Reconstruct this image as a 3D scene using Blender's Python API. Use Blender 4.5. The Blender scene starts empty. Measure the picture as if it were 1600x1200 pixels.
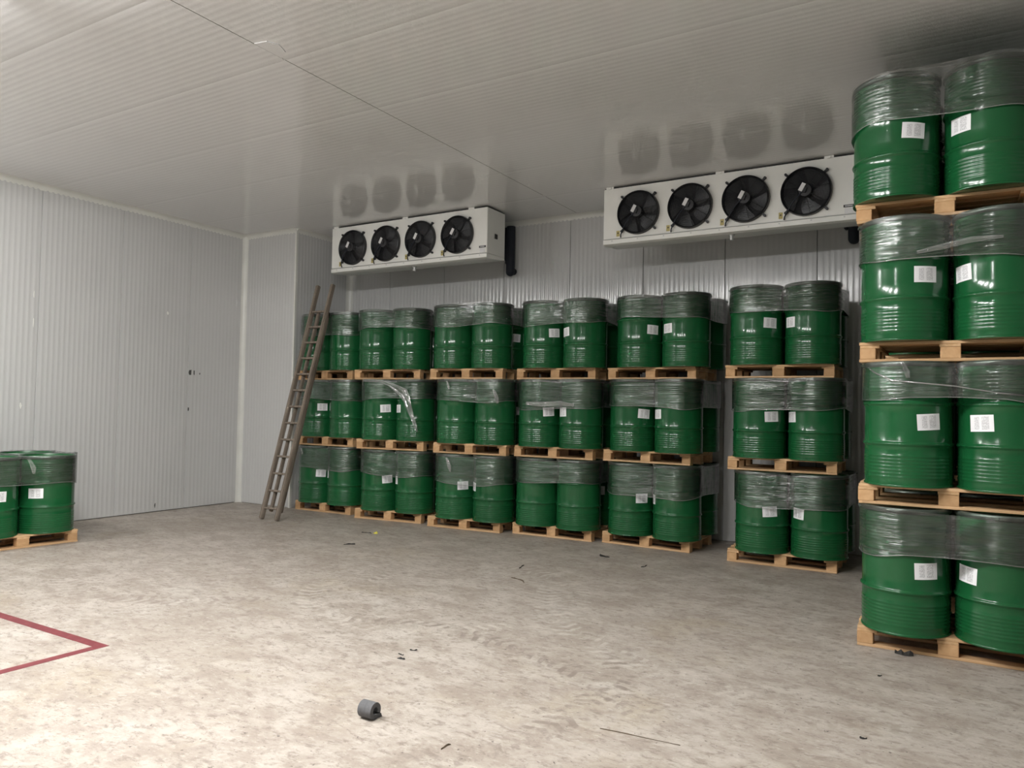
import bpy, bmesh, math, random
from mathutils import Matrix, Vector
random.seed(7)
sc = bpy.context.scene
C = sc.collection
PI = math.pi

# ------------------------------------------------------------------ camera
cam_d = bpy.data.cameras.new('camera'); cam = bpy.data.objects.new('camera', cam_d); C.objects.link(cam)
cam_d.sensor_fit = 'HORIZONTAL'; cam_d.sensor_width = 36.0; cam_d.lens = 36.0 * 1179.9 / 1600.0
CAM_H = 1.668
Rm = Matrix(((0.85822315, 0.00001341, 0.51327675), (0.51294073, -0.03620091, -0.85766036), (0.01856958, 0.99934453, -0.03107534)))
cam.matrix_world = Matrix.Translation((0, 0, CAM_H)) @ Rm.to_4x4()
cam_d.clip_start = 0.05
sc.camera = cam
# ------------------------------------------------------------------ world, light level
w = bpy.data.worlds.new('world'); sc.world = w; w.use_nodes = True
w.node_tree.nodes['Background'].inputs[0].default_value = (0.5, 0.5, 0.5, 1)
w.node_tree.nodes['Background'].inputs[1].default_value = 0.02
sc.view_settings.view_transform = 'Standard'; sc.view_settings.look = 'None'
sc.view_settings.gamma = 1.0; sc.view_settings.use_curve_mapping = False
sc.view_settings.exposure = 1.2
sc.cycles.max_bounces = 6; sc.cycles.diffuse_bounces = 4; sc.cycles.glossy_bounces = 3; sc.cycles.transparent_max_bounces = 12
LAMP_STRENGTH = 152.0
# lamp centres (x, y) of the ceiling battens; each 1.2 m long along Y, all outside the frame
LAMPS = [(-1.8, 1.8), (-3.1, 1.8), (-4.4, 1.8), (-5.7, 1.8), (-9.1, 1.8), (-3.6, -3.4)]

# ------------------------------------------------------------------ dimensions
ZC = 4.49; XL = -10.44; YR = 8.58; XR = -9.23; YB = 9.82; XE = 7.5; YF = -7.0; XJ = -4.79
TIER = 1.022; PH = 0.144; PL = 1.14; PD = 0.78; DH = 0.876; DR = 0.287; DS = 0.594

# ------------------------------------------------------------------ node helpers
class NT:
    def __init__(s, m):
        m.use_nodes = True; s.t = m.node_tree; s.t.nodes.clear(); s.L = s.t.links
    def n(s, ty, **kw):
        nd = s.t.nodes.new(ty)
        for k, v in kw.items(): setattr(nd, k, v)
        return nd
    def set(s, sock, v):
        if isinstance(v, bpy.types.NodeSocket): s.L.new(v, sock)
        elif isinstance(v, (tuple, list)) and len(v) == 3 and sock.type == 'RGBA': sock.default_value = (*v, 1)
        else: sock.default_value = v
    def math(s, op, a, b=0.0, c=None, clamp=False):
        nd = s.n('ShaderNodeMath', operation=op); nd.use_clamp = clamp
        s.set(nd.inputs[0], a); s.set(nd.inputs[1], b)
        if c is not None: s.set(nd.inputs[2], c)
        return nd.outputs[0]
    def mix(s, f, a, b, mode='MIX'):
        nd = s.n('ShaderNodeMix', data_type='RGBA', blend_type=mode)
        s.set(nd.inputs[0], f); s.set(nd.inputs[6], a); s.set(nd.inputs[7], b); return nd.outputs[2]
    def ramp(s, f, lo, hi, a=0.0, b=1.0):
        nd = s.n('ShaderNodeMapRange', interpolation_type='SMOOTHSTEP')
        s.set(nd.inputs[0], f); s.set(nd.inputs[1], lo); s.set(nd.inputs[2], hi); s.set(nd.inputs[3], a); s.set(nd.inputs[4], b)
        return nd.outputs[0]
    def noise(s, vec, scale, detail=3, rough=0.55, w=None, dist=0.0):
        nd = s.n('ShaderNodeTexNoise')
        if w is not None: nd.noise_dimensions = '4D'; s.set(nd.inputs['W'], w)
        s.set(nd.inputs['Vector'], vec); s.set(nd.inputs['Scale'], scale); s.set(nd.inputs['Detail'], detail)
        s.set(nd.inputs['Roughness'], rough); s.set(nd.inputs['Distortion'], dist); return nd.outputs[0]
    def mapping(s, vec, scale=(1, 1, 1), loc=(0, 0, 0), rot=(0, 0, 0)):
        nd = s.n('ShaderNodeMapping'); s.set(nd.inputs[0], vec)
        nd.inputs[1].default_value = loc; nd.inputs[2].default_value = rot; nd.inputs[3].default_value = scale
        return nd.outputs[0]
    def coord(s, k): return s.n('ShaderNodeTexCoord').outputs[k]
    def rnd(s): return s.n('ShaderNodeObjectInfo').outputs['Random']
    def bump(s, h, strength=0.2, dist=0.01):
        nd = s.n('ShaderNodeBump'); nd.inputs['Strength'].default_value = strength; nd.inputs['Distance'].default_value = dist
        s.set(nd.inputs['Height'], h); return nd.outputs[0]
    def bsdf(s, color, rough=0.5, metal=0.0, spec=0.5, normal=None, coat=0.0, out=True):
        b = s.n('ShaderNodeBsdfPrincipled'); s.set(b.inputs['Base Color'], color); s.set(b.inputs['Roughness'], rough)
        s.set(b.inputs['Metallic'], metal); s.set(b.inputs['Specular IOR Level'], spec)
        if coat: b.inputs['Coat Weight'].default_value = coat; b.inputs['Coat Roughness'].default_value = 0.05
        if normal is not None: s.set(b.inputs['Normal'], normal)
        if out: s.out(b.outputs[0])
        return b.outputs[0]
    def out(s, sh):
        o = s.n('ShaderNodeOutputMaterial'); s.L.new(sh, o.inputs[0])

M = {}
def mat(name):
    m = bpy.data.materials.new(name); M[name] = m; return NT(m)
def simple(name, col, rough=0.5, metal=0.0, spec=0.5, var=0.0, nscale=20.0):
    t = mat(name)
    if var:
        f = t.noise(t.coord('Object'), nscale, 4)
        c = t.mix(t.ramp(f, 0.3, 0.7), tuple(x * (1 - var) for x in col), tuple(min(1, x * (1 + var)) for x in col))
    else: c = col
    t.bsdf(c, rough, metal, spec)

# wall and ceiling sheet: painted steel sandwich panel
def sheet(name, col, rough, spec, bmp):
    t = mat(name); o = t.n('ShaderNodeNewGeometry').outputs['Position']
    dirt = t.ramp(t.noise(o, 0.9, 5, 0.6), 0.45, 0.75)
    c = t.mix(t.math('MULTIPLY', dirt, 0.35), col, tuple(x * 0.90 for x in col))
    r = t.ramp(t.noise(o, 3.0, 3), 0.3, 0.7, rough * 0.85, rough * 1.2)
    t.bsdf(c, r, 0.0, spec, t.bump(t.noise(o, 2.2, 2), bmp, 0.02))
sheet('wall_sheet', (0.56, 0.56, 0.553), 0.14, 0.5, 0.04)
sheet('ceiling_sheet', (0.79, 0.79, 0.795), 0.055, 0.5, 0.015)
simple('trim_white', (0.68, 0.68, 0.64), 0.35, var=0.04, nscale=3)
simple('joint_dark', (0.10, 0.10, 0.095), 0.8)
simple('sealant', (0.22, 0.22, 0.21), 0.7)
simple('scuff_dark', (0.07, 0.07, 0.065), 0.8)
simple('scuff_light', (0.8, 0.8, 0.75), 0.5)

# drum paint
t = mat('drum_green'); o = t.coord('Object'); rn = t.rnd()
c = t.mix(rn, (0.0075, 0.082, 0.025), (0.0095, 0.096, 0.030))
t.bsdf(c, t.ramp(t.noise(o, 5, 3), 0.3, 0.7, 0.13, 0.19), 0, 0.5, t.bump(t.noise(t.mapping(o, (1, 1, 0.4)), 5, 1), 0.03, 0.01))
simple('ring_steel', (0.10, 0.125, 0.105), 0.35, 0.5, var=0.15)
simple('lid_green', (0.008, 0.09, 0.024), 0.35, var=0.1)
# printed paper label
t = mat('paper_label'); uv = t.coord('UV'); sx = t.n('ShaderNodeSeparateXYZ'); t.L.new(uv, sx.inputs[0]); U, V = sx.outputs[0], sx.outputs[1]
row = t.math('FRACT', t.math('MULTIPLY', V, 15.0))
line = t.math('LESS_THAN', row, 0.55)
ch = t.math('GREATER_THAN', t.noise(t.mapping(uv, (46, 15, 1)), 1.0, 1, w=t.rnd()), 0.46)
def band(x, a, b): return t.math('MULTIPLY', t.math('GREATER_THAN', x, a), t.math('LESS_THAN', x, b))
cols = t.math('ADD', t.math('MULTIPLY', band(U, 0.20, 0.42), band(V, 0.14, 0.88)), t.math('MULTIPLY', band(U, 0.52, 0.82), band(V, 0.10, 0.90)), clamp=True)
ink = t.math('MULTIPLY', t.math('MULTIPLY', line, ch), cols)
t.bsdf(t.mix(t.math('MULTIPLY', ink, 0.7), (0.86, 0.86, 0.88), (0.12, 0.12, 0.13)), 0.55)
# wood
def wood(name, a, b, axis):
    t = mat(name); o = t.coord('Object'); rn = t.rnd()
    sca = (1.6, 28, 28) if axis == 0 else (28, 1.6, 28) if axis == 1 else (14, 14, 14)
    g = t.noise(t.mapping(o, sca), 1.0, 4, 0.6, w=t.math('MULTIPLY', rn, 30.0), dist=0.6)
    c = t.mix(t.ramp(g, 0.3, 0.72), a, b)
    c = t.mix(t.math('MULTIPLY', rn, 0.55), c, tuple(x * 0.68 for x in b))
    dk = t.ramp(t.noise(o, 5, 3, w=t.math('MULTIPLY', rn, 17.0)), 0.62, 0.78)
    c = t.mix(t.math('MULTIPLY', dk, 0.4), c, (0.20, 0.12, 0.06))
    t.bsdf(c, 0.7, 0, 0.25, t.bump(g, 0.25, 0.004))
wood('wood_board', (0.74, 0.50, 0.29), (0.62, 0.385, 0.20), 0)
wood('wood_cross', (0.70, 0.47, 0.27), (0.58, 0.36, 0.18), 1)
wood('wood_block', (0.68, 0.43, 0.23), (0.54, 0.32, 0.155), 2)
t = mat('ladder_wood'); o = t.coord('Object')
g = t.noise(t.mapping(o, (30, 30, 2)), 1.0, 4, 0.6)
t.bsdf(t.mix(t.ramp(g, 0.3, 0.7), (0.13, 0.105, 0.082), (0.25, 0.21, 0.17)), 0.75, 0, 0.25, t.bump(g, 0.3, 0.004))
# stretch film: thin clear plastic with taut horizontal wrinkles
def film(name, base, gloss_rough, haze, bstr):
    t = mat(name); uv = t.coord('UV'); rn = t.math('MULTIPLY', t.rnd(), 40.0)
    n1 = t.noise(t.mapping(uv, (2.2, 34, 1), rot=(0, 0, 0.03)), 1.0, 3, 0.55, w=rn, dist=0.7)
    n2 = t.noise(t.mapping(uv, (5.0, 95, 1), rot=(0, 0, -0.04)), 1.0, 2, 0.5, w=rn)
    n3 = t.noise(t.mapping(uv, (1.6, 5, 1)), 1.0, 3, 0.6, w=rn)
    ridge = t.math('ABSOLUTE', t.math('SUBTRACT', t.math('MULTIPLY', n1, 2.0), 1.0))
    amt = t.ramp(n3, 0.38, 0.62, 0.10, 1.0)
    h = t.math('MULTIPLY', t.math('ADD', t.math('MULTIPLY', ridge, 1.0), t.math('MULTIPLY', n2, 0.45)), amt)
    n4 = t.noise(t.mapping(uv, (7.0, 2.5, 1)), 1.0, 1, 0.5, w=rn)
    h = t.math('ADD', h, t.math('MULTIPLY', n4, 0.9))
    nb = t.bump(h, bstr, 0.028)
    tr = t.n('ShaderNodeBsdfTransparent'); tr.inputs[0].default_value = (0.97, 0.98, 0.975, 1)
    gl = t.n('ShaderNodeBsdfGlossy'); gl.inputs['Roughness'].default_value = gloss_rough; gl.inputs['Color'].default_value = (1, 1, 1, 1)
    t.L.new(nb, gl.inputs['Normal'])
    df = t.n('ShaderNodeBsdfDiffuse'); df.inputs[0].default_value = (0.75, 0.78, 0.77, 1); t.L.new(nb, df.inputs['Normal'])
    lw = t.n('ShaderNodeFresnel'); lw.inputs[0].default_value = 1.5; t.L.new(nb, lw.inputs['Normal'])
    fr = t.math('ADD', t.math('MULTIPLY', lw.outputs[0], 1.0), base, clamp=True)
    m1 = t.n('ShaderNodeMixShader'); t.set(m1.inputs[0], t.math('MULTIPLY', t.ramp(n1, 0.35, 0.7, 0.6, 1.3), haze)); t.L.new(tr.outputs[0], m1.inputs[1]); t.L.new(df.outputs[0], m1.inputs[2])
    m2 = t.n('ShaderNodeMixShader'); t.set(m2.inputs[0], fr); t.L.new(m1.outputs[0], m2.inputs[1]); t.L.new(gl.outputs[0], m2.inputs[2])
    t.out(m2.outputs[0])
film('stretch_film', 0.05, 0.20, 0.022, 0.9)
film('film_bunched', 0.12, 0.10, 0.16, 0.9)
# evaporator
simple('unit_white', (0.84, 0.84, 0.80), 0.38, var=0.02, nscale=4)
simple('unit_galv', (0.55, 0.56, 0.55), 0.4, 0.4)
simple('fan_black', (0.012, 0.013, 0.016), 0.38)
simple('fan_blade', (0.035, 0.036, 0.04), 0.33)
simple('fan_recess_shade', (0.008, 0.008, 0.011), 0.6)
simple('motor_black', (0.02, 0.02, 0.022), 0.5)
simple('print_white', (0.75, 0.75, 0.75), 0.5)
simple('warning_yellow', (0.50, 0.42, 0.16), 0.5)
simple('rubber_dark', (0.012, 0.016, 0.026), 0.7)
simple('plate_black', (0.01, 0.01, 0.01), 0.4)
t = mat('foam_grey'); o = t.coord('Object')
t.bsdf(t.mix(t.noise(o, 60, 4), (0.07, 0.07, 0.075), (0.16, 0.16, 0.165)), 0.85, 0, 0.2, t.bump(t.noise(o, 120, 2), 0.3, 0.003))
t = mat('tape_red'); o = t.coord('Object')
t.bsdf(t.mix(t.ramp(t.noise(o, 14, 5, 0.7), 0.45, 0.7), (0.155, 0.030, 0.036), (0.20, 0.048, 0.052)), 0.55, 0, 0.4)
simple('scrap_dark', (0.02, 0.018, 0.016), 0.8)
simple('scrap_brown', (0.09, 0.065, 0.04), 0.8)
simple('scrap_yellow', (0.6, 0.55, 0.06), 0.6)
simple('door_grey', (0.45, 0.46, 0.47), 0.4)
t = mat('lamp_glow'); e = t.n('ShaderNodeEmission'); e.inputs[0].default_value = (1.0, 0.992, 0.975, 1); e.inputs[1].default_value = LAMP_STRENGTH; t.out(e.outputs[0])

# floor: worn beige concrete with tyre marks
t = mat('floor_concrete'); o = t.coord('Object')
big = t.noise(o, 0.5, 6, 0.68, dist=0.2)
mid = t.noise(t.mapping(o, (1.0, 1.5, 1), rot=(0, 0, 0.5)), 2.6, 9, 0.74, dist=0.25)
fine = t.noise(t.mapping(o, (1.0, 1.7, 1), rot=(0, 0, 0.35)), 11, 9, 0.78, dist=0.3)
c = t.mix(t.ramp(mid, 0.36, 0.64), (0.43, 0.375, 0.325), (0.63, 0.585, 0.53))
c = t.mix(t.ramp(big, 0.48, 0.66, 0, 0.55), c, (0.43, 0.385, 0.33))
c = t.mix(t.ramp(t.noise(o, 1.5, 7, 0.74, dist=0.3), 0.54, 0.68, 0, 0.6), c, (0.72, 0.69, 0.64))
c = t.mix(t.ramp(t.noise(t.mapping(o, loc=(31, 7, 0)), 0.8, 6, 0.7, dist=0.4), 0.52, 0.70, 0, 0.5), c, (0.50, 0.43, 0.32))
c = t.mix(t.ramp(fine, 0.49, 0.63, 0, 0.80), c, (0.30, 0.255, 0.215))
c = t.mix(t.ramp(t.noise(t.mapping(o, (1, 2.2, 1), rot=(0, 0, -0.2)), 20, 7, 0.78), 0.57, 0.70, 0, 0.7), c, (0.25, 0.215, 0.18))
c = t.mix(t.ramp(t.noise(t.mapping(o, (1, 2.0, 1), loc=(3, 19, 0)), 17, 7, 0.78), 0.53, 0.68, 0, 0.6), c, (0.78, 0.75, 0.69))
sp = t.ramp(t.noise(t.mapping(o, loc=(9, 2, 0)), 30, 3, 0.6), 0.665, 0.70, 0, 0.85)
c = t.mix(sp, c, (0.13, 0.11, 0.095))
s3 = t.n('ShaderNodeSeparateXYZ'); t.L.new(o, s3.inputs[0]); X, Y = s3.outputs[0], s3.outputs[1]
def track(cx, cy, R, hw, a0, a1, k, amount, col):
    dx = t.math('SUBTRACT', X, cx); dy = t.math('SUBTRACT', Y, cy)
    r = t.math('SQRT', t.math('ADD', t.math('MULTIPLY', dx, dx), t.math('MULTIPLY', dy, dy)))
    d = t.math('SUBTRACT', r, R); ad = t.math('ABSOLUTE', d)
    an = t.math('ARCTAN2', dy, dx)
    inb = t.ramp(ad, hw * 0.8, hw, 1, 0)
    rng = t.math('MULTIPLY', t.ramp(an, a0, a0 + 0.12), t.ramp(an, a1 - 0.12, a1, 1, 0))
    ph = t.math('ADD', t.math('MULTIPLY', an, R * k), t.math('MULTIPLY', ad, 30.0))
    ph = t.math('ADD', ph, t.math('MULTIPLY', t.noise(o, 9, 2), 2.2))
    tread = t.ramp(t.math('SINE', ph), -0.1, 0.5)
    brk = t.ramp(t.noise(o, 4, 6, 0.75), 0.42, 0.60)
    m = t.math('MULTIPLY', t.math('MULTIPLY', inb, rng), t.math('MULTIPLY', brk, t.math('MULTIPLY', tread, amount)))
    global c
    c = t.mix(m, c, col)
DKT = (0.31, 0.265, 0.23)
track(-3.66, 4.0, 1.85, 0.12, -0.75, 0.62, 62, 0.85, DKT)
track(-3.2, 2.2, 2.45, 0.12, 0.75, 2.0, 58, 0.9, DKT)
track(-6.5, 5.4, 1.6, 0.13, -2.2, 0.4, 58, 0.85, (0.36, 0.31, 0.27))
track(-1.0, 7.0, 2.4, 0.13, -3.0, -1.5, 60, 0.55, (0.76, 0.73, 0.67))
track(-4.0, 5.6, 1.2, 0.12, -3.0, 2.0, 60, 0.55, (0.76, 0.73, 0.66))
track(0.2, 3.2, 1.4, 0.12, 1.2, 3.0, 60, 0.45, (0.40, 0.35, 0.29))
hb = t.math('ADD', t.math('MULTIPLY', mid, 0.5), t.math('MULTIPLY', fine, 0.5))
c = t.mix(1.0, c, (0.72, 0.705, 0.69), 'MULTIPLY')
t.bsdf(c, t.ramp(big, 0.3, 0.7, 0.42, 0.62), 0, 0.35, t.bump(hb, 0.35, 0.012))

# ------------------------------------------------------------------ mesh helpers
def me_from(name, verts, faces, m=None, smooth=False, uvs=None):
    me = bpy.data.meshes.new(name); me.from_pydata([tuple(v) for v in verts], [], faces)
    if uvs:
        ul = me.uv_layers.new(name='UVMap')
        for lp in me.loops: ul.data[lp.index].uv = uvs[lp.vertex_index]
    if m: me.materials.append(M[m])
    if smooth: me.polygons.foreach_set('use_smooth', [True] * len(me.polygons))
    me.update(); return me
def link(name, me, parent=None, loc=(0, 0, 0), rot=(0, 0, 0), kind=None):
    o = bpy.data.objects.new(name, me); C.objects.link(o); o.parent = parent; o.location = loc; o.rotation_euler = rot
    if kind: o['kind'] = kind
    return o
def empty(name, loc=(0, 0, 0), rot=(0, 0, 0), parent=None):
    o = bpy.data.objects.new(name, None); C.objects.link(o); o.location = loc; o.rotation_euler = rot; o.parent = parent
    o.empty_display_size = 0.1; return o
def tag(o, label, cat=None, group=None):
    o['label'] = label
    if cat: o['category'] = cat
    if group: o['group'] = group
    return o
class MB:
    def __init__(s): s.v = []; s.f = []
    def add(s, vs, fs):
        k = len(s.v); s.v += [tuple(v) for v in vs]; s.f += [tuple(i + k for i in f) for f in fs]; return s
    def box(s, x0, x1, y0, y1, z0, z1):
        return s.add([(x0, y0, z0), (x1, y0, z0), (x1, y1, z0), (x0, y1, z0), (x0, y0, z1), (x1, y0, z1), (x1, y1, z1), (x0, y1, z1)],
                     [(0, 3, 2, 1), (4, 5, 6, 7), (0, 1, 5, 4), (1, 2, 6, 5), (2, 3, 7, 6), (3, 0, 4, 7)])
    def tube(s, pts, r, seg=8, closed=False):
        n = len(pts); pts = [Vector(p) for p in pts]; rs = r if isinstance(r, (list, tuple)) else [r] * n
        rings = []
        for i, p in enumerate(pts):
            a = pts[(i - 1) % n] if (closed or i > 0) else p; b = pts[(i + 1) % n] if (closed or i < n - 1) else p
            d = (b - a).normalized(); up = Vector((0, 0, 1)) if abs(d.z) < 0.9 else Vector((1, 0, 0))
            e1 = d.cross(up).normalized(); e2 = d.cross(e1).normalized()
            rings.append([p + (e1 * math.cos(2 * PI * j / seg) + e2 * math.sin(2 * PI * j / seg)) * rs[i] for j in range(seg)])
        vs = [v for rg in rings for v in rg]; fs = []
        for i in range(n if closed else n - 1):
            i2 = (i + 1) % n
            for j in range(seg): fs.append((i * seg + j, i * seg + (j + 1) % seg, i2 * seg + (j + 1) % seg, i2 * seg + j))
        if not closed: fs.append(tuple(range(seg))); fs.append(tuple((n - 1) * seg + j for j in reversed(range(seg))))
        return s.add(vs, fs)
    def lathe(s, prof, seg=32, cap0=False, cap1=False):
        vs = []; fs = []; n = len(prof)
        for (r, z) in prof:
            for j in range(seg): a = 2 * PI * j / seg; vs.append((r * math.cos(a), r * math.sin(a), z))
        for i in range(n - 1):
            for j in range(seg): fs.append((i * seg + j, i * seg + (j + 1) % seg, (i + 1) * seg + (j + 1) % seg, (i + 1) * seg + j))
        if cap0: fs.append(tuple(reversed(range(seg))))
        if cap1: fs.append(tuple((n - 1) * seg + j for j in range(seg)))
        return s.add(vs, fs)
    def xf(s, m): s.v = [tuple(m @ Vector(v)) for v in s.v]; return s
    def mesh(s, name, m, smooth=False): return me_from(name, s.v, s.f, m, smooth)
def bevel_mesh(me, w, seg=1):
    bm = bmesh.new(); bm.from_mesh(me); bmesh.ops.bevel(bm, geom=bm.edges[:], offset=w, segments=seg, affect='EDGES', clamp_overlap=True)
    bm.to_mesh(me); bm.free(); return me
def autosmooth(me, ang=0.6):
    me.polygons.foreach_set('use_smooth', [True] * len(me.polygons))
    try: me.set_sharp_from_angle(angle=ang)
    except Exception: pass
    return me

# ------------------------------------------------------------------ room shell
def struct(name, me, parent=None, **k):
    o = link(name, me, parent, **k)
    if parent is None: o['kind'] = 'structure'
    return o
def st_tag(o, label, cat): o['kind'] = 'structure'; o['label'] = label; o['category'] = cat; return o
fl = struct('floor', MB().box(XL - 0.3, XE + 0.3, YF - 0.3, YB + 0.3, -0.15, 0.0).mesh('floor', 'floor_concrete'))
st_tag(fl, 'worn beige concrete floor with tyre marks and stains', 'floor')

RIB = 0.0671
def rib_panel(name, width, length, m, depth=0.0020, gap=0.002, edge=0.008):
    """flat panel along local X (width), Z (length); ribs project to local -Y; front at y~0, back at y=0.03"""
    w0, w1 = gap, width - gap
    xs = [(w0, edge), (w0 + 0.004, 0.0)]
    n = int((width - 0.03) // RIB); off = (width - n * RIB) / 2
    for i in range(n):
        a = off + i * RIB
        xs += [(a + 0.010, 0.0), (a + 0.018, -depth * 0.5), (a + 0.026, -depth), (a + 0.040, -depth), (a + 0.048, -depth * 0.5), (a + 0.056, 0.0)]
    xs += [(w1 - 0.004, 0.0), (w1, edge)]
    vs = []; fs = []
    for (x, y) in xs: vs += [(x, y, 0), (x, y, length)]
    k = len(xs)
    for i in range(k - 1): fs.append((2 * i, 2 * i + 2, 2 * i + 3, 2 * i + 1))
    b = len(vs); vs += [(w0, 0.03, 0), (w0, 0.03, length), (w1, 0.03, 0), (w1, 0.03, length)]
    fs += [(b, 0, 1, b + 1), (2 * k - 2, b + 2, b + 3, 2 * k - 1)]
    me = me_from(name, vs, fs, m); autosmooth(me, 0.6); return me
PANW = 1.128
panels = {}
def panel_mesh(wd, ln, m):
    key = (round(wd, 3), round(ln, 3), m)
    if key not in panels: panels[key] = rib_panel('panel', wd, ln, m)
    return panels[key]
# back wall (faces -Y): seams measured at X = -6.055 + k*1.128
wb = struct('wall_back', MB().box(XR - 0.2, XE + 0.2, YB + 0.028, YB + 0.2, 0, ZC + 0.1).mesh('wall_back', 'joint_dark'))
st_tag(wb, 'pale ribbed insulated panel wall behind the stacked drums', 'wall')
x = -6.055 - 3 * PANW
while x < XE:
    a = max(x, XR); b = min(x + PANW, XE)
    if b - a > 0.05: link('panel', panel_mesh(b - a, ZC - 0.006, 'wall_sheet'), wb, (a, YB, 0.006))
    x += PANW
# left wall (faces +X): seams at Y = 5.289 + k*1.128
wl = struct('wall_left', MB().box(XL - 0.2, XL - 0.028, YF - 0.2, YR + 0.3, 0, ZC + 0.1).mesh('wall_left', 'joint_dark'))
st_tag(wl, 'long pale ribbed panel wall at the left', 'wall')
y = 5.289 - 10 * PANW; wl_panels = []
while y < YR:
    a = max(y, YF); b = min(y + PANW, YR)
    # local x -> world +Y needs the front (-y local) to face +X : rot z = +90deg
    if b - a > 0.05: wl_panels.append((a, b, link('panel', panel_mesh(b - a, ZC - 0.010, 'wall_sheet'), wl, (XL, a, 0.010), (0, 0, PI / 2))))
    y += PANW
# projecting bay at the corner: front (faces -Y) and side (faces +X)
wr = struct('wall_return', MB().box(XL - 0.2, XR - 0.03, YR + 0.028, YB + 0.2, 0, ZC + 0.1).mesh('wall_return', 'joint_dark'))
st_tag(wr, 'pale corner bay jutting out beside the ladder', 'wall')
link('panel', panel_mesh(XR - XL, ZC - 0.006, 'wall_sheet'), wr, (XL, YR, 0.006))
link('panel', panel_mesh(YB - YR, ZC - 0.006, 'wall_sheet'), wr, (XR, YR, 0.006), (0, 0, PI / 2))
# right wall and the wall behind the photographer
we = struct('wall_right', MB().box(XE + 0.028, XE + 0.2, YF - 0.2, YB + 0.2, 0, ZC + 0.1).mesh('wall_right', 'joint_dark'))
st_tag(we, 'pale ribbed panel wall on the right', 'wall')
y = YF
while y < YB - 0.01:
    b = min(y + PANW, YB); link('panel', panel_mesh(b - y, ZC - 0.006, 'wall_sheet'), we, (XE, b, 0.006), (0, 0, -PI / 2)); y = b
wf = struct('wall_front', MB().box(XL - 0.2, XE + 0.2, YF - 0.2, YF - 0.028, 0, ZC + 0.1).mesh('wall_front', 'joint_dark'))
st_tag(wf, 'pale ribbed panel wall behind the photographer', 'wall')
x = XL
while x < XE - 0.01:
    b = min(x + PANW, XE); link('panel', panel_mesh(b - x, ZC - 0.006, 'wall_sheet'), wf, (b, YF, 0.006), (0, 0, PI)); x = b
# ceiling: ribs along X, panel ends meet at X = XJ
ce = struct('ceiling', MB().box(XL - 0.2, XE + 0.2, YF - 0.2, YB + 0.2, ZC + 0.028, ZC + 0.15).mesh('ceiling', 'joint_dark'))
st_tag(ce, 'glossy pale ribbed panel ceiling', 'ceiling')
# local: width->Y, length->X, front facing down.  map local (x,y,z) -> world (z, x, -(-y))...
cm = {}
def ceil_panel(x0, x1, y0, y1):
    key = (round(x1 - x0, 3), round(y1 - y0, 3))
    if key not in cm:
        src = rib_panel('ceiling_panel', y1 - y0, x1 - x0, 'ceiling_sheet', depth=0.00042, gap=0.0, edge=0.0004)
        src.transform(Matrix(((0, 0, 1, 0), (1, 0, 0, 0), (0, 1, 0, 0), (0, 0, 0, 1)))); cm[key] = src
    link('ceiling_panel', cm[key], ce, (x0, y0, ZC))
y = YF
while y < YB - 0.01:
    b = min(y + PANW, YB)
    ceil_panel(XL, XJ - 0.004, y, b); ceil_panel(XJ + 0.004, XE, y, b); y = b
sl = link('sealant_bead', MB().box(XJ - 0.005, XJ + 0.005, YF, YB, ZC + 0.004, ZC + 0.02).mesh('sealant_bead', 'sealant'), ce)
# patch of sealant and flaking tape at the ceiling joint
pm = MB()
pts = [(XJ + 0.01, 3.95), (XJ + 0.13, 3.97), (XJ + 0.17, 4.06), (XJ + 0.12, 4.17), (XJ + 0.01, 4.23)]
pm.add([(a, b, ZC - 0.007) for a, b in pts] + [(a, b, ZC - 0.002) for a, b in pts], [(0, 1, 2, 3, 4)] + [(i, i + 5, (i + 1) % 5 + 5, (i + 1) % 5) for i in range(5)])
link('sealant_patch', pm.mesh('sealant_patch', 'ceiling_sheet'), ce)

# coving trims: concave fillets
def cove(name, p0, p1, d1, d2, r=0.075, lab=None):
    """strip from p0 to p1, hollow fillet between directions d1 and d2 (unit vectors away from the corner)"""
    p0, p1, d1, d2 = map(Vector, (p0, p1, d1, d2)); prof = []
    for i in range(7):
        a = PI / 2 * i / 6; prof.append(d1 * (r * (1 - math.sin(a))) + d2 * (r * (1 - math.cos(a))))
    prof.append(Vector((0, 0, 0)))
    k = len(prof); vs = [p0 + q for q in prof] + [p1 + q for q in prof]
    fs = [(i, (i + 1) % k, k + (i + 1) % k, k + i) for i in range(k)] + [tuple(range(k)), tuple(reversed(range(k, 2 * k)))]
    me = me_from(name, vs, fs, 'trim_white'); bm = bmesh.new(); bm.from_mesh(me); bmesh.ops.recalc_face_normals(bm, faces=bm.faces); bm.to_mesh(me); bm.free()
    autosmooth(me, 0.5); o = struct(name, me); st_tag(o, lab, 'trim'); return o
e = 0.006
cove('trim_1', (XL, YF, ZC), (XL, YR, ZC), (1, 0, 0), (0, 0, -1), lab='white coving along the top of the left wall')
cove('trim_2', (XL, YR, ZC), (XR, YR, ZC), (0, -1, 0), (0, 0, -1), lab='white coving above the corner bay')
cove('trim_3', (XL, YR, 0), (XL, YR, ZC), (1, 0, 0), (0, -1, 0), r=0.085, lab='white upright fillet in the left corner')
cove('trim_4', (XR, YR, ZC), (XR, YB, ZC), (1, 0, 0), (0, 0, -1), lab='white coving on the side of the bay')
cove('trim_5', (XR, YB, ZC), (XE, YB, ZC), (0, -1, 0), (0, 0, -1), lab='white coving along the top of the back wall')
cove('trim_6', (XR, YB, 0), (XR, YB, ZC), (1, 0, 0), (0, -1, 0), r=0.085, lab='white upright fillet behind the ladder')
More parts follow.
